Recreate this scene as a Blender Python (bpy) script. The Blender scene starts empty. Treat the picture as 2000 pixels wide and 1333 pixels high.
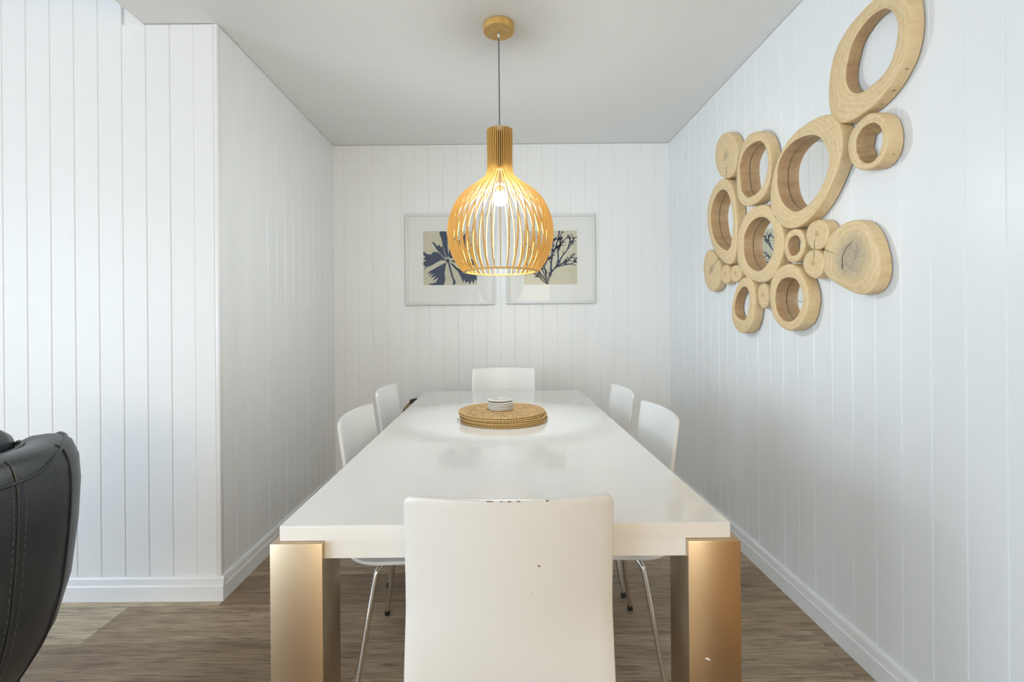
import bpy, bmesh, math, random
from mathutils import Vector, Matrix

PI = math.pi
SC = bpy.context.scene
COL = SC.collection

# ------------------------------------------------------------------ measured frame
F_PX, ROLL = 940.0, -0.0082            # focal length in pixels of a 2000 px wide frame
VPX, VPY = 978.0, 628.3                # vanishing point of the room's long axis
CAM_H = 1.148
XL, XR = -1.172, 1.194                 # alcove side walls (panel faces)
D1, D2 = 2.005, 3.393                  # panelled wall beside the alcove / far wall
XB = -1.48                             # edge of the lower ceiling
H, H2 = 2.40, 2.80                     # ceiling over the table / over the living room
XW, YB = -5.2, -4.6                    # unseen window wall / wall behind the camera

# ------------------------------------------------------------------ camera
cam_d = bpy.data.cameras.new('camera')
cam = bpy.data.objects.new('camera', cam_d); COL.objects.link(cam)
cam.location = (0, 0, CAM_H)
cam.rotation_euler = (PI/2, -ROLL, 0)
cam_d.sensor_width = 36.0
cam_d.lens = F_PX/2000*36
cam_d.shift_x = (1000-VPX)/2000
cam_d.shift_y = -(666.5-VPY)/2000
cam_d.clip_start = 0.02
SC.camera = cam

# ------------------------------------------------------------------ world, lights, exposure
SC.view_settings.view_transform = 'Standard'
SC.view_settings.look = 'None'
SC.view_settings.gamma = 1.0
SC.view_settings.use_curve_mapping = False
SC.view_settings.exposure = 0.04

w = bpy.data.worlds.new('sky'); SC.world = w
w.use_nodes = True
bg = w.node_tree.nodes['Background']
bg.inputs[0].default_value = (0.72, 0.86, 1.0, 1)
bg.inputs[1].default_value = 0.8

def area(name, loc, rot, sx, sy, power, col):
    l = bpy.data.lights.new(name, 'AREA'); l.shape = 'RECTANGLE'
    l.size, l.size_y, l.energy, l.color = sx, sy, power, col
    o = bpy.data.objects.new(name, l); COL.objects.link(o)
    o.location = loc; o.rotation_euler = rot
    return o
WIN_Y0, WIN_Y1 = -4.2, -0.6
area('unseen_window_light', (XW+0.12, (WIN_Y0+WIN_Y1)/2, 1.2), (0, -PI/2, 0), 2.1, WIN_Y1-WIN_Y0, 188, (0.70, 0.842, 1.0))  # light of an unseen window, put in as source of the cool light
REAR_X0, REAR_X1 = -0.5, 1.15
area('added_rear_warm_light', ((REAR_X0+REAR_X1)/2, YB+0.05, 1.55), (PI/2, 0, 0), REAR_X1-REAR_X0, 1.4, 54, (1.0, 0.82, 0.53))  # added warm light from behind, set in an invented rear window

# ------------------------------------------------------------------ node helpers
MATS = {}
def new_mat(name):
    m = bpy.data.materials.new(name); m.use_nodes = True
    nt = m.node_tree
    b = nt.nodes['Principled BSDF']
    MATS[name] = m
    return m, nt, b
def N(nt, t, **kw):
    n = nt.nodes.new(t)
    for k, v in kw.items():
        if k.startswith('i_'):
            n.inputs[k[2:].replace('_', ' ')].default_value = v
        else:
            setattr(n, k, v)
    return n
def L(nt, a, b): nt.links.new(a, b)
def ramp(nt, stops):
    r = nt.nodes.new('ShaderNodeValToRGB')
    el = r.color_ramp.elements
    while len(el) < len(stops): el.new(0.5)
    for e, (p, c) in zip(el, stops):
        e.position = p; e.color = (*c, 1)
    return r
def simple(name, col, rough, metal=0.0, spec=0.5, coat=0.0, bump=0.0, bscale=40, var=0.0):
    m, nt, b = new_mat(name)
    b.inputs['Roughness'].default_value = rough
    b.inputs['Metallic'].default_value = metal
    b.inputs['Specular IOR Level'].default_value = spec
    b.inputs['Coat Weight'].default_value = coat
    b.inputs['Coat Roughness'].default_value = 0.04
    tc = N(nt, 'ShaderNodeTexCoord')
    nz = N(nt, 'ShaderNodeTexNoise', i_Scale=bscale, i_Detail=4.0)
    L(nt, tc.outputs['Object'], nz.inputs['Vector'])
    c2 = tuple(max(0, x*(1-var)) for x in col)
    r = ramp(nt, [(0.3, c2), (0.7, col)])
    L(nt, nz.outputs['Fac'], r.inputs['Fac'])
    L(nt, r.outputs['Color'], b.inputs['Base Color'])
    if bump:
        bp = N(nt, 'ShaderNodeBump', i_Strength=bump, i_Distance=0.002)
        L(nt, nz.outputs['Fac'], bp.inputs['Height']); L(nt, bp.outputs['Normal'], b.inputs['Normal'])
    return m

simple('wall_paint', (0.875, 0.89, 0.895), 0.38, bump=0.03, bscale=25, var=0.01)
simple('plain_wall', (0.87, 0.86, 0.84), 0.6, bump=0.05, bscale=60, var=0.015)
simple('ceiling_paint', (0.88, 0.88, 0.86), 0.85, bump=0.05, bscale=80, var=0.01)
simple('trim_paint', (0.88, 0.885, 0.89), 0.3, bump=0.02, bscale=20, var=0.01)
simple('white_lacquer', (0.87, 0.86, 0.83), 0.12, coat=0.6, var=0.01, bscale=6)
simple('chair_paint', (0.82, 0.82, 0.80), 0.30, var=0.02, bscale=8, bump=0.03)
simple('chip_brown', (0.30, 0.17, 0.08), 0.8, var=0.3)
simple('frame_paint', (0.74, 0.76, 0.75), 0.35, var=0.02)
simple('mat_board', (0.84, 0.85, 0.83), 0.8, var=0.01)
simple('print_paper', (0.66, 0.64, 0.50), 0.8, var=0.06, bscale=30)
simple('print_ink', (0.085, 0.11, 0.185), 0.8, var=0.45, bscale=90)
simple('rubber', (0.015, 0.015, 0.015), 0.6, var=0.2)
simple('chrome', (0.78, 0.76, 0.73), 0.16, metal=1.0, var=0.03)
simple('fitting_steel', (0.75, 0.73, 0.70), 0.2, metal=1.0, var=0.05)
simple('mirror_glass', (0.93, 0.95, 0.95), 0.01, metal=1.0)
simple('dark_crack', (0.10, 0.065, 0.035), 0.9, var=0.3)
simple('cord_grey', (0.16, 0.16, 0.20), 0.6, var=0.4, bscale=400)
simple('alu_frame', (0.75, 0.76, 0.77), 0.35, metal=0.3, var=0.02)
simple('seam_thread', (0.20, 0.21, 0.22), 0.7, var=0.2)
simple('basket_dark', (0.03, 0.022, 0.012), 0.7, var=0.3)
simple('honey_timber', (0.62, 0.34, 0.13), 0.5, var=0.2, bscale=9)  # warm tone of the added doors, for its bounce
simple('scuff', (0.42, 0.43, 0.44), 0.6, var=0.2)

# thin panes: clear with a weak mirror reflection
def pane_mat(name, refl):
    m, nt, b = new_mat(name)
    nt.nodes.remove(b)
    tr = N(nt, 'ShaderNodeBsdfTransparent'); gl = N(nt, 'ShaderNodeBsdfGlossy'); gl.inputs['Roughness'].default_value = 0.01
    fr = N(nt, 'ShaderNodeFresnel', i_IOR=refl); mx = N(nt, 'ShaderNodeMixShader')
    L(nt, fr.outputs[0], mx.inputs[0]); L(nt, tr.outputs[0], mx.inputs[1]); L(nt, gl.outputs[0], mx.inputs[2])
    L(nt, mx.outputs[0], nt.nodes['Material Output'].inputs['Surface'])
pane_mat('window_glass', 1.4)
pane_mat('picture_glass', 1.22)
# bulb
m, nt, b = new_mat('bulb_glow')
b.inputs['Base Color'].default_value = (1, 1, 1, 1)
b.inputs['Emission Color'].default_value = (0.84, 0.94, 1.0, 1)
b.inputs['Emission Strength'].default_value = 520.0

# leather
m, nt, b = new_mat('black_leather')
b.inputs['Roughness'].default_value = 0.42
tc = N(nt, 'ShaderNodeTexCoord')
vo = N(nt, 'ShaderNodeTexVoronoi', i_Scale=260.0)
nz = N(nt, 'ShaderNodeTexNoise', i_Scale=7.0, i_Detail=5.0)
L(nt, tc.outputs['Object'], vo.inputs['Vector']); L(nt, tc.outputs['Object'], nz.inputs['Vector'])
r = ramp(nt, [(0.3, (0.036, 0.043, 0.050)), (0.75, (0.062, 0.071, 0.079))])
L(nt, nz.outputs['Fac'], r.inputs['Fac']); L(nt, r.outputs['Color'], b.inputs['Base Color'])
rr = ramp(nt, [(0.3, (0.32,)*3), (0.7, (0.46,)*3)])
L(nt, nz.outputs['Fac'], rr.inputs['Fac']); L(nt, rr.outputs['Color'], b.inputs['Roughness'])
mx = N(nt, 'ShaderNodeMath', operation='MULTIPLY_ADD')
mx.inputs[1].default_value = 0.4
L(nt, vo.outputs['Distance'], mx.inputs[0]); L(nt, nz.outputs['Fac'], mx.inputs[2])
bp = N(nt, 'ShaderNodeBump', i_Strength=0.25, i_Distance=0.003)
L(nt, mx.outputs[0], bp.inputs['Height']); L(nt, bp.outputs['Normal'], b.inputs['Normal'])

# brushed table leg metal: vertical brushing
m, nt, b = new_mat('brushed_metal')
b.inputs['Metallic'].default_value = 1.0
b.inputs['Anisotropic'].default_value = 0.3
tc = N(nt, 'ShaderNodeTexCoord'); mp = N(nt, 'ShaderNodeMapping')
mp.inputs['Scale'].default_value = (700, 700, 2)
nz = N(nt, 'ShaderNodeTexNoise', i_Scale=1.0, i_Detail=3.0)
L(nt, tc.outputs['Object'], mp.inputs['Vector']); L(nt, mp.outputs['Vector'], nz.inputs['Vector'])
r = ramp(nt, [(0.3, (0.585, 0.46, 0.315)), (0.7, (0.60, 0.475, 0.33))])
L(nt, nz.outputs['Fac'], r.inputs['Fac']); L(nt, r.outputs['Color'], b.inputs['Base Color'])
rr = ramp(nt, [(0.2, (0.29,)*3), (0.8, (0.32,)*3)])
L(nt, nz.outputs['Fac'], rr.inputs['Fac']); L(nt, rr.outputs['Color'], b.inputs['Roughness'])

# floor planks: tone from the plank's own colour, grain along x
m, nt, b = new_mat('floor_wood')
b.inputs['Roughness'].default_value = 0.42
tc = N(nt, 'ShaderNodeTexCoord'); oi = N(nt, 'ShaderNodeObjectInfo')
ad = N(nt, 'ShaderNodeVectorMath', operation='ADD')
cmb = N(nt, 'ShaderNodeCombineXYZ')
ml = N(nt, 'ShaderNodeMath', operation='MULTIPLY'); ml.inputs[1].default_value = 37.0
L(nt, oi.outputs['Random'], ml.inputs[0])
L(nt, ml.outputs[0], cmb.inputs[0]); L(nt, ml.outputs[0], cmb.inputs[1])
L(nt, tc.outputs['Object'], ad.inputs[0]); L(nt, cmb.outputs[0], ad.inputs[1])
mp = N(nt, 'ShaderNodeMapping'); mp.inputs['Scale'].default_value = (1.6, 16, 1)
L(nt, ad.outputs[0], mp.inputs['Vector'])
n1 = N(nt, 'ShaderNodeTexNoise', i_Scale=1.5, i_Detail=6.0, i_Roughness=0.6, i_Distortion=0.7)
L(nt, mp.outputs[0], n1.inputs['Vector'])
mp2 = N(nt, 'ShaderNodeMapping'); mp2.inputs['Scale'].default_value = (5, 130, 1)
L(nt, ad.outputs[0], mp2.inputs['Vector'])
n2 = N(nt, 'ShaderNodeTexNoise', i_Scale=1.5, i_Detail=4.0, i_Roughness=0.7, i_Distortion=0.4)
L(nt, mp2.outputs[0], n2.inputs['Vector'])
r1 = ramp(nt, [(0.28, (0.58, 0.54, 0.50)), (0.5, (0.95, 0.94, 0.93)), (0.72, (1.25, 1.23, 1.2))])
L(nt, n1.outputs['Fac'], r1.inputs['Fac'])
r2 = ramp(nt, [(0.36, (0.40, 0.37, 0.33)), (0.48, (0.96, 0.96, 0.96)), (0.66, (1.20, 1.20, 1.19))])
L(nt, n2.outputs['Fac'], r2.inputs['Fac'])
a1 = N(nt, 'ShaderNodeMix', data_type='RGBA', blend_type='MULTIPLY'); a1.inputs[0].default_value = 1
L(nt, r1.outputs[0], a1.inputs[6]); L(nt, r2.outputs[0], a1.inputs[7])
a2 = N(nt, 'ShaderNodeMix', data_type='RGBA', blend_type='MULTIPLY'); a2.inputs[0].default_value = 1  # plank tone
L(nt, a1.outputs[2], a2.inputs[6]); L(nt, oi.outputs['Color'], a2.inputs[7])
L(nt, a2.outputs[2], b.inputs['Base Color'])
bp = N(nt, 'ShaderNodeBump', i_Strength=0.25, i_Distance=0.0015)
L(nt, n2.outputs['Fac'], bp.inputs['Height']); L(nt, bp.outputs['Normal'], b.inputs['Normal'])

# log slices: growth rings about the slice's own centre (x is the log axis)
def log_mat(name, c_in, c_mid, c_out, heart=None, rings=170, size=0.12):
    m, nt, b = new_mat(name)
    b.inputs['Roughness'].default_value = 0.5
    tc = N(nt, 'ShaderNodeTexCoord')
    mp = N(nt, 'ShaderNodeMapping'); mp.inputs['Scale'].default_value = (0.15, 1, 1)
    L(nt, tc.outputs['Object'], mp.inputs['Vector'])
    nz = N(nt, 'ShaderNodeTexNoise', i_Scale=9.0, i_Detail=3.0)
    L(nt, mp.outputs[0], nz.inputs['Vector'])
    mv = N(nt, 'ShaderNodeVectorMath', operation='MULTIPLY'); mv.inputs[1].default_value = (0, 1, 1)
    L(nt, tc.outputs['Object'], mv.inputs[0])
    ln = N(nt, 'ShaderNodeVectorMath', operation='LENGTH'); L(nt, mv.outputs[0], ln.inputs[0])
    d = N(nt, 'ShaderNodeMath', operation='MULTIPLY_ADD'); d.inputs[1].default_value = 0.045
    L(nt, nz.outputs['Fac'], d.inputs[0]); L(nt, ln.outputs['Value'], d.inputs[2])
    s = N(nt, 'ShaderNodeMath', operation='MULTIPLY'); s.inputs[1].default_value = rings*2
    L(nt, d.outputs[0], s.inputs[0])
    sn = N(nt, 'ShaderNodeMath', operation='SINE'); L(nt, s.outputs[0], sn.inputs[0])
    fr = N(nt, 'ShaderNodeMapRange'); fr.inputs[1].default_value = -1; fr.inputs[2].default_value = 1
    L(nt, sn.outputs[0], fr.inputs[0])
    n3 = N(nt, 'ShaderNodeTexNoise', i_Scale=55.0, i_Detail=6.0, i_Roughness=0.6)
    mp3 = N(nt, 'ShaderNodeMapping'); mp3.inputs['Scale'].default_value = (0.35, 1, 1)
    L(nt, tc.outputs['Object'], mp3.inputs['Vector']); L(nt, mp3.outputs[0], n3.inputs['Vector'])
    mixv = N(nt, 'ShaderNodeMath', operation='MULTIPLY_ADD'); mixv.inputs[1].default_value = 0.11
    L(nt, fr.outputs[0], mixv.inputs[0])
    sc2 = N(nt, 'ShaderNodeMath', operation='MULTIPLY_ADD'); sc2.inputs[1].default_value = 0.55; sc2.inputs[2].default_value = 0.20
    L(nt, n3.outputs['Fac'], sc2.inputs[0]); L(nt, sc2.outputs[0], mixv.inputs[2])
    r = ramp(nt, [(0.30, c_in), (0.5, c_mid), (0.72, c_out)])
    L(nt, mixv.outputs[0], r.inputs['Fac'])
    out = r.outputs[0]
    if heart:
        mr = N(nt, 'ShaderNodeMapRange'); mr.inputs[1].default_value = size*0.45; mr.inputs[2].default_value = size*0.85
        L(nt, d.outputs[0], mr.inputs[0])
        rad = N(nt, 'ShaderNodeTexNoise', i_Scale=60.0, i_Detail=5.0, i_Distortion=1.5)
        L(nt, tc.outputs['Object'], rad.inputs['Vector'])
        hr = ramp(nt, [(0.35, tuple(x*0.66 for x in heart)), (0.65, heart)])
        L(nt, rad.outputs['Fac'], hr.inputs['Fac'])
        mm = N(nt, 'ShaderNodeMix', data_type='RGBA')
        L(nt, mr.outputs[0], mm.inputs[0]); L(nt, hr.outputs[0], mm.inputs[6]); L(nt, r.outputs[0], mm.inputs[7])
        out = mm.outputs[2]
    L(nt, out, b.inputs['Base Color'])
    bp = N(nt, 'ShaderNodeBump', i_Strength=0.15, i_Distance=0.002)
    L(nt, n3.outputs['Fac'], bp.inputs['Height']); L(nt, bp.outputs['Normal'], b.inputs['Normal'])
WC = ((0.60, 0.41, 0.20), (0.74, 0.55, 0.30), (0.80, 0.64, 0.40))
log_mat('log_wood', *WC)
log_mat('log_heart_grey', *WC, heart=(0.56, 0.46, 0.32), size=0.135)
log_mat('log_heart_small', *WC, heart=(0.58, 0.44, 0.26), size=0.07)
log_mat('log_knot', *WC, heart=(0.60, 0.36, 0.12), size=0.045)
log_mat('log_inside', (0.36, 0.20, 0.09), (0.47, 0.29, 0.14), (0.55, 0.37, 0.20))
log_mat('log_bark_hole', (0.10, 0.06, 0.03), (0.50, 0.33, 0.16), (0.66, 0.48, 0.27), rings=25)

# bamboo-coloured lamp slats
m, nt, b = new_mat('lamp_slat_wood')
b.inputs['Roughness'].default_value = 0.45
tc = N(nt, 'ShaderNodeTexCoord'); mp = N(nt, 'ShaderNodeMapping'); mp.inputs['Scale'].default_value = (60, 60, 4)
L(nt, tc.outputs['Object'], mp.inputs['Vector'])
nz = N(nt, 'ShaderNodeTexNoise', i_Scale=1.0, i_Detail=4.0); L(nt, mp.outputs[0], nz.inputs['Vector'])
oi = N(nt, 'ShaderNodeObjectInfo')
r = ramp(nt, [(0.25, (0.58, 0.33, 0.085)), (0.6, (0.70, 0.43, 0.12)), (0.85, (0.78, 0.52, 0.18))])
L(nt, nz.outputs['Fac'], r.inputs['Fac']); L(nt, r.outputs[0], b.inputs['Base Color'])

# woven place mats and coasters: polar weave
def weave_mat(name, dark, mid, light, rad, ang):
    m, nt, b = new_mat(name)
    b.inputs['Roughness'].default_value = 0.55
    tc = N(nt, 'ShaderNodeTexCoord'); sp = N(nt, 'ShaderNodeSeparateXYZ')
    L(nt, tc.outputs['Object'], sp.inputs[0])
    at = N(nt, 'ShaderNodeMath', operation='ARCTAN2'); L(nt, sp.outputs[1], at.inputs[0]); L(nt, sp.outputs[0], at.inputs[1])
    mv = N(nt, 'ShaderNodeVectorMath', operation='MULTIPLY'); mv.inputs[1].default_value = (1, 1, 0)
    L(nt, tc.outputs['Object'], mv.inputs[0])
    ln = N(nt, 'ShaderNodeVectorMath', operation='LENGTH'); L(nt, mv.outputs[0], ln.inputs[0])
    rm = N(nt, 'ShaderNodeMath', operation='MULTIPLY'); rm.inputs[1].default_value = rad; L(nt, ln.outputs['Value'], rm.inputs[0])
    am = N(nt, 'ShaderNodeMath', operation='MULTIPLY'); am.inputs[1].default_value = ang; L(nt, at.outputs[0], am.inputs[0])
    cm = N(nt, 'ShaderNodeCombineXYZ'); L(nt, rm.outputs[0], cm.inputs[0]); L(nt, am.outputs[0], cm.inputs[1])
    L(nt, sp.outputs[2], cm.inputs[2])
    vo = N(nt, 'ShaderNodeTexVoronoi', i_Scale=1.0, i_Randomness=0.55); L(nt, cm.outputs[0], vo.inputs['Vector'])
    nz = N(nt, 'ShaderNodeTexNoise', i_Scale=35.0, i_Detail=3.0); L(nt, tc.outputs['Object'], nz.inputs['Vector'])
    s = N(nt, 'ShaderNodeMath', operation='MULTIPLY_ADD'); s.inputs[1].default_value = 0.5
    L(nt, nz.outputs['Fac'], s.inputs[0]); L(nt, vo.outputs['Distance'], s.inputs[2])
    r = ramp(nt, [(0.35, light), (0.72, mid), (1.0, dark)])
    L(nt, s.outputs[0], r.inputs['Fac']); L(nt, r.outputs[0], b.inputs['Base Color'])
    bp = N(nt, 'ShaderNodeBump', i_Strength=0.6, i_Distance=0.002, invert=True)
    L(nt, vo.outputs['Distance'], bp.inputs['Height']); L(nt, bp.outputs['Normal'], b.inputs['Normal'])
weave_mat('rattan', (0.16, 0.08, 0.025), (0.52, 0.31, 0.11), (0.68, 0.46, 0.20), 110, 24)
def wrap_mat(name, dark, light, ang):
    m, nt, b = new_mat(name)
    b.inputs['Roughness'].default_value = 0.5
    tc = N(nt, 'ShaderNodeTexCoord'); sp = N(nt, 'ShaderNodeSeparateXYZ'); L(nt, tc.outputs['Object'], sp.inputs[0])
    at = N(nt, 'ShaderNodeMath', operation='ARCTAN2'); L(nt, sp.outputs[1], at.inputs[0]); L(nt, sp.outputs[0], at.inputs[1])
    am = N(nt, 'ShaderNodeMath', operation='MULTIPLY'); am.inputs[1].default_value = ang; L(nt, at.outputs[0], am.inputs[0])
    sn = N(nt, 'ShaderNodeMath', operation='SINE'); L(nt, am.outputs[0], sn.inputs[0])
    r = ramp(nt, [(0.0, light), (0.75, light), (1.0, dark)])
    mr = N(nt, 'ShaderNodeMapRange'); mr.inputs[1].default_value = -1; mr.inputs[2].default_value = 1
    L(nt, sn.outputs[0], mr.inputs[0]); L(nt, mr.outputs[0], r.inputs['Fac']); L(nt, r.outputs[0], b.inputs['Base Color'])
wrap_mat('rattan_edge', (0.42, 0.24, 0.08), (0.66, 0.44, 0.17), 90)
wrap_mat('bead_edge', (0.62, 0.60, 0.55), (0.82, 0.81, 0.78), 40)
weave_mat('bead_weave', (0.22, 0.20, 0.17), (0.62, 0.60, 0.55), (0.80, 0.79, 0.75), 160, 9)
weave_mat('basket_weave', (0.05, 0.03, 0.012), (0.20, 0.12, 0.05), (0.40, 0.27, 0.14), 60, 10)

# ------------------------------------------------------------------ mesh helpers
def obj(name, bm, mat, parent=None, loc=(0, 0, 0), smooth=True, ang=35, recalc=True):
    if recalc: bmesh.ops.recalc_face_normals(bm, faces=bm.faces[:])
    me = bpy.data.meshes.new(name)
    bm.to_mesh(me); bm.free()
    mats = mat if isinstance(mat, (list, tuple)) else [mat]
    for q in mats: me.materials.append(MATS[q])
    if smooth:
        for p in me.polygons: p.use_smooth = True
        me.set_sharp_from_angle(angle=math.radians(ang))
    o = bpy.data.objects.new(name, me); COL.objects.link(o)
    o.location = loc
    if parent: o.parent = parent
    return o
def empty(name, loc=(0, 0, 0), rz=0, label=None, cat=None, group=None):
    o = bpy.data.objects.new(name, None); COL.objects.link(o)
    o.empty_display_size = 0.05
    o.location = loc; o.rotation_euler = (0, 0, rz)
    if label: tag(o, label, cat, group)
    return o
def tag(o, label, cat, group=None):
    o['label'] = label; o['category'] = cat
    if group: o['group'] = group
    return o
def struct(o, label=None, cat=None):
    o['kind'] = 'structure'
    if label: o['label'] = label; o['category'] = cat
    return o
def copy_tree(o, parent=None):
    c = o.copy(); COL.objects.link(c); c.parent = parent
    for ch in list(o.children):
        copy_tree(ch, c)
    return c
def bx(bm, x0, x1, y0, y1, z0, z1, bev=0.0, seg=2):
    r = bmesh.ops.create_cube(bm, size=1)
    vs = r['verts']
    for v in vs:
        v.co = Vector(((x0+x1)/2+v.co.x*(x1-x0), (y0+y1)/2+v.co.y*(y1-y0), (z0+z1)/2+v.co.z*(z1-z0)))
    if bev:
        es = list({e for v in vs for e in v.link_edges})
        bmesh.ops.bevel(bm, geom=es, offset=bev, segments=seg, affect='EDGES', profile=0.5)
def box(x0, x1, y0, y1, z0, z1, bev=0.0, seg=2):
    bm = bmesh.new(); bx(bm, x0, x1, y0, y1, z0, z1, bev, seg); return bm
def tube(bm, pts, r, n=12, caps=True):
    pts = [Vector(p) for p in pts]
    rs = r if isinstance(r, (list, tuple)) else [r]*len(pts)
    prev = None; rings = []
    up = None
    for i, p in enumerate(pts):
        if i == 0: t = pts[1]-p
        elif i == len(pts)-1: t = p-pts[-2]
        else: t = (pts[i+1]-p).normalized()+(p-pts[i-1]).normalized()
        t.normalize()
        if up is None:
            up = Vector((0, 0, 1)) if abs(t.z) < 0.9 else Vector((1, 0, 0))
        a = t.cross(up).normalized(); up = a.cross(t).normalized()
        rings.append([bm.verts.new(p+(a*math.cos(2*PI*k/n)+up*math.sin(2*PI*k/n))*rs[i]) for k in range(n)])
    for A, B in zip(rings, rings[1:]):
        for k in range(n):
            bm.faces.new((A[k], A[(k+1) % n], B[(k+1) % n], B[k]))
    if caps:
        bm.faces.new(rings[0][::-1]); bm.faces.new(rings[-1])
def catmull(pts, n, closed=False):
    P = [Vector(p) for p in pts]; out = []
    m_ = len(P) if closed else len(P)-1
    for i in range(m_):
        if closed:
            a, b_, c, d = P[i-1], P[i], P[(i+1) % len(P)], P[(i+2) % len(P)]
        else:
            b_, c = P[i], P[i+1]
            a = P[i-1] if i > 0 else b_*2-c
            d = P[i+2] if i+2 < len(P) else c*2-b_
        for k in range(n):
            t = k/n
            out.append(0.5*((2*b_)+(c-a)*t+(2*a-5*b_+4*c-d)*t*t+(3*b_-a-3*c+d)*t**3))
    if not closed: out.append(P[-1].copy())
    return out
def lathe(bm, prof, n=48, c=(0, 0), capb=True, capt=True):
    rings = []
    for r_, z in prof:
        rings.append([bm.verts.new((c[0]+r_*math.cos(2*PI*k/n), c[1]+r_*math.sin(2*PI*k/n), z)) for k in range(n)])
    for A, B in zip(rings, rings[1:]):
        for k in range(n):
            bm.faces.new((A[k], A[(k+1) % n], B[(k+1) % n], B[k]))
    if capb: bm.faces.new(rings[0][::-1])
    if capt: bm.faces.new(rings[-1])
def prism(bm, poly, axis, a, b_):
    """extrude a 2D polygon along an axis; poly gives the two other coordinates in order"""
    def P(u, v, t):
        return {'x': (t, u, v), 'y': (u, t, v), 'z': (u, v, t)}[axis]
    A = [bm.verts.new(P(u, v, a)) for u, v in poly]
    B = [bm.verts.new(P(u, v, b_)) for u, v in poly]
    n = len(poly)
    bm.faces.new(A[::-1]); bm.faces.new(B)
    for k in range(n):
        bm.faces.new((A[k], A[(k+1) % n], B[(k+1) % n], B[k]))

def ray(px, py):
    """direction of a pixel of the photograph, in the room's axes, per metre along y"""
    dx, dy = px-VPX, py-VPY
    c, s = math.cos(ROLL), math.sin(ROLL)
    u, v = c*dx+s*dy, -s*dx+c*dy
    return u/F_PX, -v/F_PX
def on_x(px, py, x):
    a, c = ray(px, py); y = x/a
    return y, CAM_H+c*y
def on_y(px, py, y):
    a, c = ray(px, py)
    return a*y, CAM_H+c*y

# ================================================================== THE ROOM
T = 0.12
PD = 0.009           # wall lining board thickness
PW = 0.1
def panel_mesh(length, width=PW):
    bm = bmesh.new(); g = 0.0028
    prism(bm, [(0, 0), (0, PD-g), (g, PD), (width-g, PD), (width, PD-g), (width, 0)], 'z', 0, length)
    bmesh.ops.recalc_face_normals(bm, faces=bm.faces[:])
    me = bpy.data.meshes.new('wall_panel'); bm.to_mesh(me); bm.free()
    me.materials.append(MATS['wall_paint'])
    return me
def lay_panels(wall, me, spots, rz):
    for x, y, z in spots:
        o = bpy.data.objects.new('wall_panel', me); COL.objects.link(o)
        o.location = (x, y, z); o.rotation_euler = (0, 0, rz); o.parent = wall
BBH = 0.098
me_low = panel_mesh(H-0.003-0.02)
me_high = panel_mesh(H2-0.003-0.02)

# far wall of the alcove
wall_far = struct(obj('wall_far', box(XL-T-PD, XR+PD, D2+PD, D2+PD+T, 0, H), 'plain_wall', smooth=False))
spots = [(x*PW+PW, D2+PD, 0.02) for x in range(-12, 12)]
spots = [s for s in spots if s[0] > XL+0.01 and s[0]-PW < XR-0.02]
lay_panels(wall_far, me_low, spots, PI)
# right wall
wall_right = struct(obj('wall_right', box(XR+PD, XR+PD+T, YB-T, D2+PD, 0, H2), 'plain_wall', smooth=False))
lay_panels(wall_right, me_low, [(XR+PD, 1.135+PW*k, 0.02) for k in range(-24, 23) if 1.135+PW*k < D2+0.05], PI/2)
# left wall of the alcove
wall_left = struct(obj('wall_left', box(XL-PD-T, XL-PD, D1+PD, D2+PD, 0, H), 'plain_wall', smooth=False))
lay_panels(wall_left, me_low, [(XL-PD, 2.025+PW*k+PW, 0.02) for k in range(14)], -PI/2)
# panelled wall beside the alcove
wall_side = struct(obj('wall_front', box(XW-T, XL-PD, D1+PD, D1+PD+T, 0, H2), 'plain_wall', smooth=False))
me_l2 = me_high
lay_panels(wall_side, me_high, [(-2.0704+PW*k+PW, D1+PD, 0.02) for k in range(-22, 8) if -2.0704+PW*k+PW < XB+0.005], PI)
lay_panels(wall_side, me_low, [(-2.0704+PW*k+PW, D1+PD, 0.02) for k in range(-22, 9) if XB+0.005 < -2.0704+PW*k+PW < XL-0.005], PI)
me_last = panel_mesh(H-0.023, 0.085)
lay_panels(wall_side, me_last, [(XL-0.0165, D1+PD, 0.02)], PI)
# corner bead
bm = bmesh.new(); bx(bm, XL-0.016, XL+0.001, D1-0.002, D1+0.02, BBH, H-0.002, 0.002)
struct(obj('trim_1', bm, 'trim_paint'))
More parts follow.
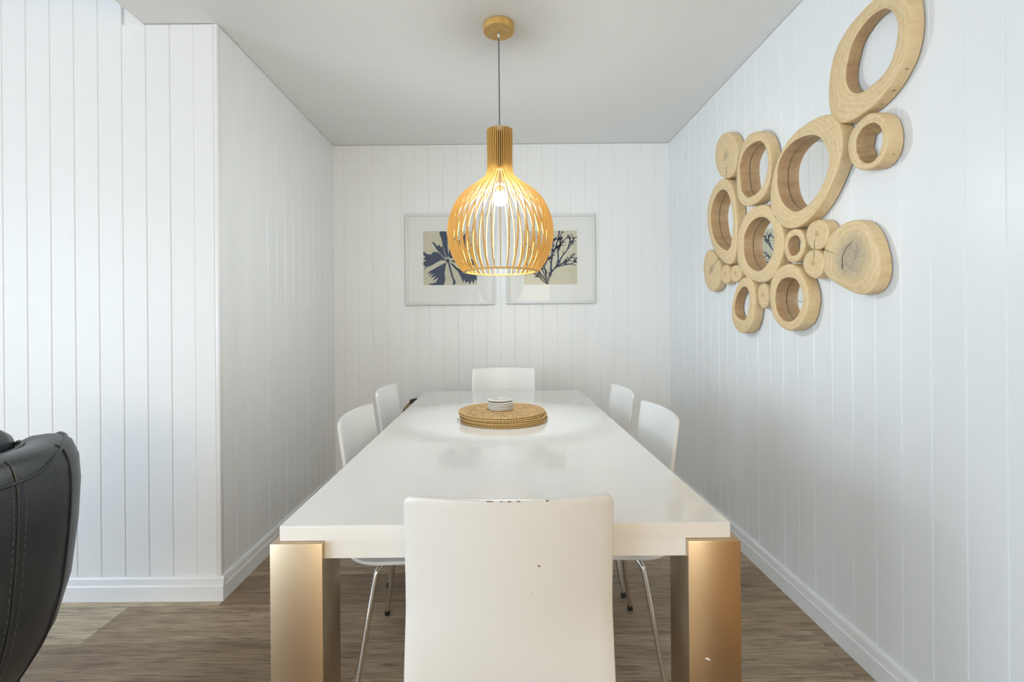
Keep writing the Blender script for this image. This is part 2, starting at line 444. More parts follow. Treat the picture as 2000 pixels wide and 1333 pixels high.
# walls out of view
wall_behind = struct(obj('wall_behind', (lambda bm: (bx(bm, XW-T, REAR_X0, YB-T, YB, 0, H2), bx(bm, REAR_X1, XR+PD, YB-T, YB, 0, H2),
    bx(bm, REAR_X0, REAR_X1, YB-T, YB, 2.3, H2), bx(bm, REAR_X0, REAR_X1, YB-T, YB, 0, 0.8), bm)[-1])(bmesh.new()), 'plain_wall', smooth=False))
wall_window = struct(obj('wall_window', (lambda bm: (bx(bm, XW-T, XW, YB, WIN_Y0, 0, H2), bx(bm, XW-T, XW, WIN_Y1, D1+PD, 0, H2),
    bx(bm, XW-T, XW, WIN_Y0, WIN_Y1, 2.3, H2), bx(bm, XW-T, XW, WIN_Y0, WIN_Y1, 0, 0.06), bm)[-1])(bmesh.new()), 'plain_wall', smooth=False))
def window(name, along, a0, a1, z0, z1, pos, nseg):
    root = struct(empty(name, (0, 0, 0)))
    step = (a1-a0)/nseg
    for k in range(nseg):
        p0, p1 = a0+k*step, a0+(k+1)*step
        bm = bmesh.new(); f = 0.05
        for (q0, q1, r0, r1) in ((p0, p0+f, z0, z1), (p1-f, p1, z0, z1), (p0+f, p1-f, z0, z0+f), (p0+f, p1-f, z1-f, z1)):
            if along == 'y': bx(bm, pos-0.025, pos+0.025, q0, q1, r0, r1)
            else: bx(bm, q0, q1, pos-0.025, pos+0.025, r0, r1)
        obj('window_frame', bm, 'alu_frame', root, smooth=False)
        bm = box(pos-0.003, pos+0.003, p0+f, p1-f, z0+f, z1-f) if along == 'y' else box(p0+f, p1-f, pos-0.003, pos+0.003, z0+f, z1-f)
        obj('pane', bm, 'window_glass', root, smooth=False)
window('unseen_left_window', 'y', WIN_Y0, WIN_Y1, 0.06, 2.3, XW-0.05, 4)  # unseen window put in at the left for the cool light
window('added_rear_window', 'x', REAR_X0, REAR_X1, 0.8, 2.3, YB-0.05, 2)  # invented window, added as a source of warm light from behind
# ceilings
struct(obj('ceiling', box(XB, XR+PD, YB, D2+PD+T, H, H2), 'ceiling_paint', smooth=False))
struct(obj('ceiling_high', box(XW-T, XR+PD+T, YB-T, D2+PD+T, H2, H2+0.1), 'ceiling_paint', smooth=False))

# skirting boards
def skirting(name, axis, a, b_, pos, sgn):
    t = 0.015
    prof = [(0, 0), (t, 0), (t, 0.060), (t*0.80, 0.066), (t*0.66, 0.090), (t*0.4, BBH), (0, BBH)]
    bm = bmesh.new()
    if axis == 'x':
        prism(bm, [(pos+sgn*d, z) for d, z in prof], 'x', a, b_)
    else:
        prism(bm, [(pos+sgn*d, z) for d, z in prof], 'y', a, b_)
    return struct(obj(name, bm, 'trim_paint', smooth=False))
skirting('baseboard_right', 'y', 0.70, D2, XR, -1)
# unseen timber doors added on the right wall to bounce warm light
for nm, ya, yb_ in (('added_door_1', -0.72, 0.68), ('added_door_2', -2.14, -0.74)):
    dr = struct(empty(nm, (XR, ya, 0)))
    obj('added_door_leaf', box(-0.034, -0.0005, 0, yb_-ya, 0.004, 2.10, 0.003), 'honey_timber', dr)
    obj('added_door_pull', box(-0.046, -0.033, 0.06, 0.085, 0.92, 1.16, 0.003), 'fitting_steel', dr)
skirting('baseboard_left', 'y', D1, D2, XL, 1)
skirting('baseboard_front', 'x', XW, XL+0.015, D1, -1)
skirting('baseboard_far', 'x', XL+0.015, XR-0.015, D2, -1)

# floor: sub-floor slab plus one object per plank
floor = struct(obj('floor', box(XW-T, XR+PD+T, YB-T, D2+PD+T, -0.10, -0.008), 'plain_wall', smooth=False))
rng = random.Random(5)
ROWW, PLEN, FSL = 0.2275, 1.617, 0.016
row0 = 1.525
fixed = {0: 1.13, 1: -1.52+PLEN, 2: -1.16}          # joints seen in the photograph
tones = [(0.400, 0.304, 0.207), (0.340, 0.251, 0.163), (0.290, 0.207, 0.136), (0.450, 0.352, 0.246), (0.360, 0.275, 0.189)]
for rr_ in range(-22, 9):
    j0 = fixed.get(rr_, rng.uniform(0, PLEN))
    j0 = j0 % PLEN
    x = j0-5*PLEN
    y0 = row0+rr_*ROWW
    while x < XR+0.02:
        x1 = min(x+PLEN, XR-0.004); x0 = max(x, XW+0.004)
        if x1-x0 > 0.03:
            L_ = x1-x0; g = 0.0006
            bm = bmesh.new()
            bx(bm, -L_/2+g, L_/2-g, -ROWW/2+g, ROWW/2-g, -0.0079, 0.0)
            for v in bm.verts:
                v.co.y += FSL*(v.co.x+(x0+x1)/2)
            yc = y0+ROWW/2
            if YB+0.02 < yc < D2-0.02:
                o = obj('floor_plank', bm, 'floor_wood', floor, ((x0+x1)/2, yc, 0), smooth=False)
                t = tones[rng.randrange(len(tones))]
                if rr_ == 2 and x1 < -0.9: t = (0.600, 0.502, 0.361)
                if rr_ == 1 and x1 < -1.3: t = (0.580, 0.492, 0.361)
                if rr_ == 0 and x0 > -0.6 and x1 < 1.2: t = (0.430, 0.333, 0.229)
                if rr_ == 0 and x0 > 1.0: t = (0.330, 0.251, 0.172)
                if rr_ == 0 and x1 < -0.4: t = (0.340, 0.251, 0.167)
                o.color = (*t, 1)
            else:
                bm.free()
        x += PLEN

# ================================================================== DINING TABLE
TZ = 0.75
TW, TY0, TY1, TX = 0.886, 0.944, 2.762, 0.005
TYAW = 0.0
tl = TY1-TY0
tbl = empty('dining_table', (TX, (TY0+TY1)/2, 0), TYAW,
            'long glossy white dining table on four square brushed metal legs', 'table')
hw, hl = TW/2, tl/2
LS = 0.102; PRJ = 0.013; LTOP = 0.7205; TBOT = 0.686
bm = bmesh.new()
bx(bm, -hw, hw, -hl, hl, LTOP, TZ)
bmesh.ops.bevel(bm, geom=[e for e in bm.edges if max(v.co.z for v in e.verts) > TZ-0.001], offset=0.003, segments=3, affect='EDGES', profile=0.5)
c = LS-PRJ
poly = [(-hw+c, -hl), (hw-c, -hl), (hw-c, -hl+c), (hw, -hl+c), (hw, hl-c), (hw-c, hl-c), (hw-c, hl), (-hw+c, hl),
        (-hw+c, hl-c), (-hw, hl-c), (-hw, -hl+c), (-hw+c, -hl+c)]
prism(bm, poly, 'z', TBOT, LTOP)
obj('table_top', bm, 'white_lacquer', tbl)
for sx in (-1, 1):
    for sy in (-1, 1):
        xo, yo = sx*(hw+PRJ), sy*(hl+PRJ)
        xi, yi = xo-sx*LS, yo-sy*LS
        lg = obj('leg', box(min(xo, xi), max(xo, xi), min(yo, yi), max(yo, yi), 0.0, LTOP-0.0005, 0.0018, 2), 'brushed_metal', tbl)
        if sx == 1 and sy == -1:
            bm = bmesh.new()
            x_, z_ = on_y(1383, 1288, TY0-PRJ)
            pts = [(-.006, .002), (-.001, .003), (.004, -.001), (.006, -.003), (.0, -.002), (-.005, 0)]
            prism(bm, [(x_-TX+a, z_+b2) for a, b2 in pts], 'y', -hl-PRJ-0.0006, -hl-PRJ+0.0004)
            f = obj('paint_fleck', bm, 'chair_paint', lg, smooth=False)

# ================================================================== CHAIRS
BOWL = 0.029
def chair_shell():
    prof = [(0.215, 0.394), (0.195, 0.408), (0.14, 0.415), (0.05, 0.412), (-0.05, 0.406), (-0.120, 0.402), (-0.165, 0.408),
            (-0.195, 0.430), (-0.209, 0.475), (-0.221, 0.57), (-0.234, 0.67), (-0.247, 0.76), (-0.257, 0.835)]
    pc = catmull([(0, y, z) for y, z in prof], 5)
    top = pc.pop(); d_ = (top-pc[-1]).normalized()
    for q_ in (0.015, 0.0115, 0.008, 0.005, 0.0025, 0.0008): pc.append(top-d_*q_)
    pc.append(top)
    n = len(pc); M_ = 14
    # arc length
    s = [0]
    for a, b2 in zip(pc, pc[1:]): s.append(s[-1]+(b2-a).length)
    S = s[-1]
    def width(q):
        # half width along the arc
        k = [(0, .190), (0.12, .212), (0.3, .219), (0.42, .211), (0.55, .199), (0.8, .194), (1, .192)]
        for (a, wa), (b2, wb) in zip(k, k[1:]):
            if q <= b2:
                t = (q-a)/(b2-a); return wa+(wb-wa)*t
        return k[-1][1]
    def grid(off):
        G = []
        for i, p in enumerate(pc):
            a = pc[max(i-1, 0)]; b2 = pc[min(i+1, n-1)]
            t = (b2-a).normalized(); nr = Vector((0, t.z, -t.y))       # towards the sitter / up
            nr = Vector((0, -nr.y, -nr.z)) if nr.z < 0 and p.z < 0.43 else nr
            q = s[i]/S
            W = width(q)
            r_ = 0.015
            de = min(s[i], S-s[i])
            if de < r_: W -= r_-math.sqrt(max(0, r_*r_-(r_-de)**2))
            bowl = BOWL*min(1, max(0, (p.z-0.45)/0.16)) if p.y < -0.1 else 0.0
            seatdish = 0.006 if p.z < 0.43 else 0
            row = []
            for j in range(M_+1):
                u = -1+2*j/M_
                e = u*u
                row.append(p+Vector((u*W, bowl*e, seatdish*e))+nr*off)
            G.append(row)
        return G
    th = 0.0115
    A = grid(th/2); B = grid(-th/2)
    bm = bmesh.new()
    VA = [[bm.verts.new(v) for v in row] for row in A]; VB = [[bm.verts.new(v) for v in row] for row in B]
    for i in range(n-1):
        for j in range(M_):
            bm.faces.new((VA[i][j], VA[i][j+1], VA[i+1][j+1], VA[i+1][j]))
            bm.faces.new((VB[i][j+1], VB[i][j], VB[i+1][j], VB[i+1][j+1]))
    loop = [(0, j) for j in range(M_)]+[(i, M_) for i in range(n-1)]+[(n-1, j) for j in range(M_, 0, -1)]+[(i, 0) for i in range(n-1, 0, -1)]
    for k in range(len(loop)):
        a, b2 = loop[k], loop[(k+1) % len(loop)]
        bm.faces.new((VA[a[0]][a[1]], VB[a[0]][a[1]], VB[b2[0]][b2[1]], VA[b2[0]][b2[1]]))
    bmesh.ops.recalc_face_normals(bm, faces=bm.faces[:])
    rim = [e for e in bm.edges if e.is_manifold and e.calc_face_angle() > 0.9]
    bmesh.ops.bevel(bm, geom=rim, offset=0.0025, segments=2, affect='EDGES', profile=0.5)
    return bm
CH_GROUP = 'white moulded chairs around the dining table'
def make_chair():
    t = empty('dining_chair', (0, 0, 0))
    obj('seat_shell', chair_shell(), 'chair_paint', t, ang=50)
    bm = bmesh.new(); bx(bm, -0.075, 0.075, -0.075, 0.075, 0.388, 0.3975, 0.003)
    obj('mounting_plate', bm, 'chrome', t)
    for sx in (-1, 1):
        for sy in (-1, 1):
            path = [(sx*0.02, sy*0.03, 0.381), (sx*0.085, sy*0.072, 0.380), (sx*0.128, sy*0.103, 0.375), (sx*0.149, sy*0.120, 0.358),
                    (sx*0.158, sy*0.128, 0.328), (sx*0.182, sy*0.152, 0.17), (sx*0.205, sy*0.176, 0.010)]
            bm = bmesh.new(); tube(bm, catmull(path, 6), 0.0085, 12)
            lg = obj('leg', bm, 'chrome', t)
            bm = bmesh.new(); tube(bm, [(sx*0.2035, sy*0.1745, 0.017), (sx*0.2060, sy*0.1775, 0.0)], [0.0100, 0.0108], 12)
            obj('rubber_foot', bm, 'rubber', lg)
    return t
ch = make_chair()
chairs = [  # x, y, rotation, z scale, label
    (0.0115, 1.110, 0.0, 0.995, 'white moulded chair nearest the camera, seen from behind with chipped top edge'),
    (-0.278, 1.685, -PI/2, 1.0, 'white moulded chair on the left side of the table, the nearer of two'),
    (-0.318, 2.295, -PI/2, 1.0, 'white moulded chair on the left side of the table, the farther of two'),
    (0.327, 1.703, PI/2, 1.0, 'white moulded chair on the right side of the table, the nearer of two'),
    (0.325, 2.205, PI/2, 1.0, 'white moulded chair on the right side of the table, the farther of two'),
    (0.013, 2.745, PI, 1.03, 'white moulded chair at the far end of the table under the framed prints'),
]
for i, (x, y, rz, sz, lab) in enumerate(chairs):
    c_ = ch if i == 0 else copy_tree(ch)
    c_.location = (x, y, 0); c_.rotation_euler = (0, 0, rz); c_.scale = (1, 1, sz)
    tag(c_, lab, 'chair', CH_GROUP)
# paint chips on the nearest chair
shell0 = [o for o in ch.children if o.name.startswith('seat_shell')][0]
for x, wd, ht in ((-0.034, 0.012, 0.0016), (-0.013, 0.004, 0.0014), (0.001, 0.006, 0.0018), (0.017, 0.007, 0.0012), (0.068, 0.004, 0.0026)):
    yb = -0.257+BOWL*(x/0.192)**2
    bm = bmesh.new(); pts = [(-wd/2, 0.8362), (-wd*0.3, 0.8362-ht), (wd*0.1, 0.8362-ht*0.6), (wd*0.35, 0.8362-ht), (wd/2, 0.8362)]
    prism(bm, [(x+a, z-0.0012) for a, z in pts], 'y', yb-0.0063, yb-0.0040)
    obj('paint_chip', bm, 'chip_brown', shell0, smooth=False)
for x, z, q in ((0.053, 0.7110, 0.0016), (0.0545, 0.7095, 0.001), (0.040, 0.664, 0.0008)):
    yb = -0.2405+BOWL*(x/0.195)**2
    bm = bmesh.new(); lathe(bm, [(q, 0), (q*0.8, 0.0003)], 7); bmesh.ops.rotate(bm, verts=bm.verts[:], cent=(0, 0, 0), matrix=Matrix.Rotation(PI/2, 3, 'X'))
    obj('paint_chip', bm, 'chip_brown', shell0, (x, yb-0.0064, z), smooth=False)

# ================================================================== PLACE MATS AND COASTERS
def mat_mesh(rad, th, coils):
    bm = bmesh.new(); n = coils*6
    top = []
    for i in range(n+1):
        q = i/n; r_ = 0.002+(rad-0.002)*q
        top.append((r_, th*(0.84+0.14*abs(math.sin(PI*coils*q)))))
    re_ = th*0.46
    for k in range(0, 13):
        a = PI*(0.12+0.86*k/12)
        top.append((rad+re_*1.2*math.sin(a), th*0.5+re_*math.cos(a)))
    top.append((rad, th*0.08)); top.append((0.002, 0.0))
    lathe(bm, top[::-1], 96)
    for f in bm.faces:
        c_ = f.calc_center_median()
        if math.hypot(c_.x, c_.y) > rad-th*0.1: f.material_index = 1
    return bm
MX, MY = 0.0045, 1.955
names6 = ['lowest', 'second from the bottom', 'third from the bottom', 'third from the top', 'second from the top', 'topmost']
offs = [(0.004, -0.003), (0.007, 0.0), (0.002, -0.003), (0.005, 0.001), (-0.003, 0.0), (-0.003, 0.004)]
m0 = None
for k in range(6):
    o = obj('placemat', mat_mesh(0.172, 0.0066, 13), ['rattan', 'rattan_edge']) if m0 is None else m0.copy()
    if m0 is None: m0 = o
    else: COL.objects.link(o)
    o.location = (MX+offs[k][0], MY+offs[k][1], TZ+0.0002+k*0.00665); o.rotation_euler = (0, 0, k*1.1)
    tag(o, 'round woven rattan placemat, %s of the stack on the table' % names6[k], 'placemat', 'stacked rattan placemats')
cz = TZ+0.0002+6*0.00665
c0 = None
coff = [(0.0, 0), (0.001, -0.001), (-0.001, 0.001), (0.0005, 0), (-0.001, 0), (-0.0035, 0.002)]
for k in range(6):
    o = obj('coaster', mat_mesh(0.0475, 0.0064, 6), ['bead_weave', 'bead_edge']) if c0 is None else c0.copy()
    if c0 is None: c0 = o
    else: COL.objects.link(o)
    o.location = (MX-0.007+coff[k][0], MY+0.012+coff[k][1], cz+k*0.0066+(0.0016 if k == 5 else 0)); o.rotation_euler = (0.0, -0.03 if k == 5 else 0, k*0.9)
    tag(o, 'small round grey-white woven coaster, %s of the stack on the placemats' % names6[k], 'coaster', 'stacked coasters')

# ================================================================== PENDANT LAMP
PX_, PY_ = 0.0015, 2.03
lamp = empty('pendant_lamp', (PX_, PY_, 0), 0, 'bamboo-coloured slatted pendant lamp with a lit bulb hanging above the table', 'pendant lamp')
K = PY_/F_PX
bm = bmesh.new(); lathe(bm, [(0.058, H-0.001), (0.0635, H-0.003), (0.0645, H-0.006), (0.0645, H-0.028), (0.0635, H-0.030), (0.002, H-0.030)], 48)
can = obj('ceiling_canopy', bm, 'lamp_slat_wood', lamp)
for a in (2.75, -0.5):
    bm = bmesh.new(); cx_, cy_ = 0.036*math.cos(a), 0.036*math.sin(a)
    lathe(bm, [(0.0045, H-0.0295), (0.0045, H-0.032), (0.003, H-0.0335), (0.0005, H-0.034)], 12, (cx_, cy_))
    obj('screw', bm, 'fitting_steel', can)
bm = bmesh.new(); lathe(bm, [(0.0072, H-0.029), (0.0072, H-0.048), (0.005, H-0.052), (0.005, H-0.060), (0.001, H-0.060)], 20)
obj('cord_grip', bm, 'fitting_steel', can)
bm = bmesh.new(); tube(bm, [(0, 0, H-0.05), (0, 0, 2.1), (0, 0, 1.90)], 0.0026, 8)
obj('cord', bm, 'cord_grey', lamp)
def zy(yc): return CAM_H+(VPY-(240+yc/4.164))*K
sil = [(62, 105), (200, 104), (330, 103), (390, 106), (430, 122), (470, 158), (505, 205), (545, 262), (590, 312), (650, 360), (720, 394),
       (800, 420), (880, 430), (960, 427), (1040, 409), (1110, 380), (1170, 343), (1218, 306)]
prof = [(hw_/4.164*K, zy(y_)) for y_, hw_ in sil]
pc = catmull([(r_, 0, z) for r_, z in prof], 3)
SLATS = 40
bm = bmesh.new(); th = 0.0038; dep = 0.0115
rings = []
for i, p in enumerate(pc):
    a = pc[max(0, i-1)]; b2 = pc[min(len(pc)-1, i+1)]
    t = (b2-a).normalized(); nin = Vector((t.z, 0, -t.x))   # towards the axis (t goes down)
    if nin.x > 0: nin = -nin
    q = p+nin*dep
    rings.append([bm.verts.new((p.x, -th/2, p.z)), bm.verts.new((p.x, th/2, p.z)), bm.verts.new((q.x, th/2, q.z)), bm.verts.new((q.x, -th/2, q.z))])
for A, B in zip(rings, rings[1:]):
    for k in range(4): bm.faces.new((A[k], A[(k+1) % 4], B[(k+1) % 4], B[k]))
bm.faces.new(rings[0]); bm.faces.new(rings[-1][::-1])
shade = obj('lamp_shade_ring', (lambda bm2: (lathe(bm2, [(0.1455, 1.3555), (0.1585, 1.3555), (0.1600, 1.3585), (0.1585, 1.3615), (0.1455, 1.3615), (0.1455, 1.3555)], 96, capb=False, capt=False), bm2)[-1])(bmesh.new()), 'lamp_slat_wood', lamp)
s0 = obj('slat', bm, 'lamp_slat_wood', lamp, smooth=True, ang=40)
for k in range(1, SLATS):
    o = s0.copy(); COL.objects.link(o); o.parent = lamp; o.rotation_euler = (0, 0, 2*PI*k/SLATS)
s0.rotation_euler = (0, 0, 0)
bm = bmesh.new(); lathe(bm, [(0.0425, 1.780), (0.0425, 1.788), (0.004, 1.788), (0.004, 1.780)], 40); obj('inner_disc', bm, 'lamp_slat_wood', lamp)
bm = bmesh.new(); lathe(bm, [(0.0425, 1.935), (0.0425, 1.943), (0.004, 1.943), (0.004, 1.935)], 40); obj('inner_disc', bm, 'lamp_slat_wood', lamp)
bm = bmesh.new(); lathe(bm, [(0.030, 1.934), (0.031, 1.93), (0.031, 1.795), (0.029, 1.79), (0.002, 1.79)], 24); obj('socket_cup', bm, 'basket_dark', lamp)
bm = bmesh.new(); lathe(bm, [(0.016, 1.785), (0.019, 1.78), (0.019, 1.725), (0.015, 1.72), (0.002, 1.72)], 24); obj('lamp_holder', bm, 'cord_grey', lamp)
bm = bmesh.new(); lathe(bm, [(0.002, 1.6365)]+[(0.031*math.sin(PI*k/14), 1.667-0.031*math.cos(PI*k/14)) for k in range(1, 12)], 18)
bu = obj('bulb', bm, 'bulb_glow', lamp)
bm = bmesh.new(); lathe(bm, [(0.0195, 1.690), (0.0165, 1.702), (0.0135, 1.722)], 24); obj('bulb_base', bm, 'chip_brown', bu)

# ================================================================== FRAMED PRINTS
def picture(px0, py0, px1, py1, label, cx_, cy_):
    yb = D2
    x0, z1 = on_y(px0, py0, yb-0.026); x1, z0 = on_y(px1, py1, yb-0.026)
    W = x1-x0; Hh = z1-z0
    root = empty('picture_frame', ((x0+x1)/2, yb, (z0+z1)/2), 0, label, 'picture')
    fw = 0.020; dp = 0.026
    a, b2 = W/2, Hh/2
    for nm, r_ in (('frame_bar', (-a, a, b2-fw, b2)), ('frame_bar', (-a, a, -b2, -b2+fw)), ('frame_bar', (-a, -a+fw, -b2+fw, b2-fw)), ('frame_bar', (a-fw, a, -b2+fw, b2-fw))):
        obj(nm, box(r_[0], r_[1], -dp, -0.0005, r_[2], r_[3], 0.0018, 2), 'frame_paint', root)
    # mat board with its window
    pw, ph = 0.376, 0.378
    ox, oz = on_y(cx_, cy_, yb-0.012); ox -= (x0+x1)/2; oz -= (z0+z1)/2
    bm = bmesh.new(); e = 0.001
    bx(bm, -a+fw-e, ox-pw/2, -0.013, -0.009, -b2+fw-e, b2-fw+e); bx(bm, ox+pw/2, a-fw+e, -0.013, -0.009, -b2+fw-e, b2-fw+e)
    bx(bm, ox-pw/2, ox+pw/2, -0.013, -0.009, oz+ph/2, b2-fw+e); bx(bm, ox-pw/2, ox+pw/2, -0.013, -0.009, -b2+fw-e, oz-ph/2)
    obj('mat_board', bm, 'mat_board', root, smooth=False)
    pp = obj('print_sheet', box(ox-pw/2-0.01, ox+pw/2+0.01, -0.009, -0.006, oz-ph/2-0.01, oz+ph/2+0.01), 'print_paper', root, smooth=False)
    obj('glass_pane', box(-a+fw-0.002, a-fw+0.002, -0.0185, -0.0165, -b2+fw-0.002, b2-fw+0.002), 'picture_glass', root, smooth=False)
    def place(u, v): return (ox-pw/2+u*pw, oz+ph/2-v*ph)
    return root, pp, place
YI = -0.0094
# palm
root, pp, place = picture(790.5, 417, 967, 595, 'white-framed print of a dark blue palm top, left of the two on the far wall', 879, 504.5)
palm = [
 [(.44,.5),(.40,.38),(.36,.24),(.34,.14),(.305,.05),(.31,0),(.43,0),(.455,.12),(.455,.28),(.47,.45)],
 [(.43,.52),(.36,.45),(.28,.37),(.23,.31),(.20,.25),(.14,.19),(.21,.21),(.27,.28),(.30,.24),(.33,.30),(.36,.26),(.385,.36),(.41,.44)],
 [(.425,.55),(.33,.535),(.24,.585),(.13,.645),(.06,.66),(.02,.72),(.035,.645),(0,.625),(0,.57),(.05,.54),(0,.51),(.04,.47),(0,.44),(0,.37),(.07,.42),(.14,.43),(.19,.38),(.27,.385),(.33,.43),(.39,.50)],
 [(.42,.58),(.31,.635),(.22,.685),(.12,.74),(.06,.80),(.15,.765),(.10,.84),(.19,.79),(.13,.88),(.23,.825),(.17,.925),(.28,.855),(.23,.95),(.16,.965),(.08,.985),(.17,1.0),(.38,1.0),(.41,.90),(.395,.78),(.415,.66),(.43,.60)],
 [(.452,.57),(.49,.72),(.525,.85),(.55,.92),(.545,1),(.585,1),(.605,.94),(.56,.86),(.525,.72),(.485,.58)],
 [(.49,.57),(.57,.62),(.61,.67),(.69,.73),(.60,.70),(.54,.63)],
 [(.50,.60),(.66,.70),(.78,.74),(.92,.79),(1,.84),(.99,.93),(.955,.90),(.94,.985),(.90,.92),(.86,1),(.83,.93),(.79,.97),(.765,.90),(.74,.96),(.70,.86),(.64,.74)],
 [(.48,.50),(.54,.36),(.62,.22),(.72,.12),(.80,.03),(.80,.14),(.88,.13),(.81,.24),(.92,.25),(.80,.34),(.92,.38),(.76,.43),(.60,.50)],
 [(.50,.55),(.66,.51),(.82,.50),(1,.54),(.93,.58),(1,.63),(.88,.64),(.96,.71),(.82,.68),(.66,.61)],
 [(.465,.48),(.49,.30),(.53,.12),(.58,0),(.66,0),(.60,.14),(.55,.32),(.49,.48)],
]
palm.append([(.455+.035*math.cos(2*PI*k/12), .548+.04*math.sin(2*PI*k/12)) for k in range(12)])
bm = bmesh.new()
for pl in palm:
    prism(bm, [place(u, v) for u, v in pl], 'y', YI-0.0002, -0.0088)
obj('printed_palm', bm, 'print_ink', pp, smooth=False)
# coral
root, pp, place = picture(987.5, 418, 1163, 592.5, 'white-framed print of a branching blue coral, right of the two on the far wall', 1075, 503.5)
bm = bmesh.new(); rng = random.Random(11)
def ribbon(pts, w0, w1):
    pts = [Vector((*p, 0)) for p in pts]
    c_ = catmull(pts, 5)
    Lf, Rt = [], []
    for i, p in enumerate(c_):
        d = (c_[min(i+1, len(c_)-1)]-c_[max(i-1, 0)]).normalized(); n_ = Vector((-d.y, d.x, 0))
        wq = (w0+(w1-w0)*i/(len(c_)-1))*rng.uniform(0.75, 1.25)/2
        Lf.append(p+n_*wq); Rt.append(p-n_*wq)
    A = [bm.verts.new((place(min(max(p.x, 0), 1), min(max(p.y, 0), 1))[0], YI, place(min(max(p.x, 0), 1), min(max(p.y, 0), 1))[1])) for p in Lf]
    B = [bm.verts.new((place(min(max(p.x, 0), 1), min(max(p.y, 0), 1))[0], YI, place(min(max(p.x, 0), 1), min(max(p.y, 0), 1))[1])) for p in Rt]
    for i in range(len(A)-1):
        bm.faces.new((A[i], A[i+1], B[i+1], B[i]))
    return c_
def twigs(c_, n, ln):
    for _ in range(n):
        i = rng.randrange(len(c_)//4, len(c_)-1)
        d = (c_[i+1]-c_[i]).normalized(); s = rng.choice((-1, 1))*rng.uniform(0.4, 0.9)
        d = Vector((d.x*math.cos(s)-d.y*math.sin(s), d.x*math.sin(s)+d.y*math.cos(s), 0))
        l_ = ln*rng.uniform(0.5, 1.2); p = c_[i]; q = p+d*l_
        mid = (p+q)/2+Vector((-d.y, d.x, 0))*l_*rng.uniform(-.12, .12)
        ribbon([(p.x, p.y), (mid.x, mid.y), (q.x, q.y)], 0.019, 0.010)
branches = [
 ([(.44,1),(.46,.90),(.52,.77),(.63,.64),(.72,.48),(.86,.30),(.95,.12)], .030, .012, 9),
 ([(.62,.66),(.74,.60),(.85,.54),(.97,.42)], .020, .010, 7),
 ([(.60,.68),(.75,.64),(.88,.62),(.97,.57)], .016, .008, 6),
 ([(.52,.77),(.515,.62),(.54,.47),(.61,.28),(.68,.0)], .026, .014, 9),
 ([(.51,.50),(.545,.34),(.56,.20),(.60,.12)], .020, .010, 5),
 ([(.65,.58),(.645,.42),(.66,.28),(.76,.18),(.84,.10)], .020, .008, 7),
 ([(.645,.40),(.69,.26),(.69,.12),(.73,.0)], .018, .010, 4),
 ([(.82,.35),(.86,.22),(.88,.15)], .014, .008, 3),
 ([(.44,.98),(.42,.80),(.38,.66),(.36,.50),(.30,.30),(.26,.10)], .024, .012, 9),
 ([(.44,.98),(.36,.86),(.30,.78),(.26,.62),(.16,.42),(.08,.22)], .024, .010, 9),
 ([(.43,.99),(.33,.90),(.24,.82),(.12,.70),(.03,.55)], .020, .010, 8),
 ([(.42,.97),(.40,.86),(.36,.75),(.33,.70)], .016, .008, 4),
 ([(.43,.97),(.38,.90),(.31,.84),(.27,.80)], .014, .008, 4),
 ([(.39,.66),(.45,.52),(.48,.46)], .018, .010, 3),
]
for pts, a, b2, n_ in branches:
    cc = ribbon(pts, a*1.35, b2*1.4); twigs(cc, n_+3, 0.10)
r_ = bmesh.ops.extrude_face_region(bm, geom=bm.faces[:])
for e in r_['geom']:
    if isinstance(e, bmesh.types.BMVert): e.co.y = -0.0088
obj('printed_coral', bm, 'print_ink', pp, smooth=False)

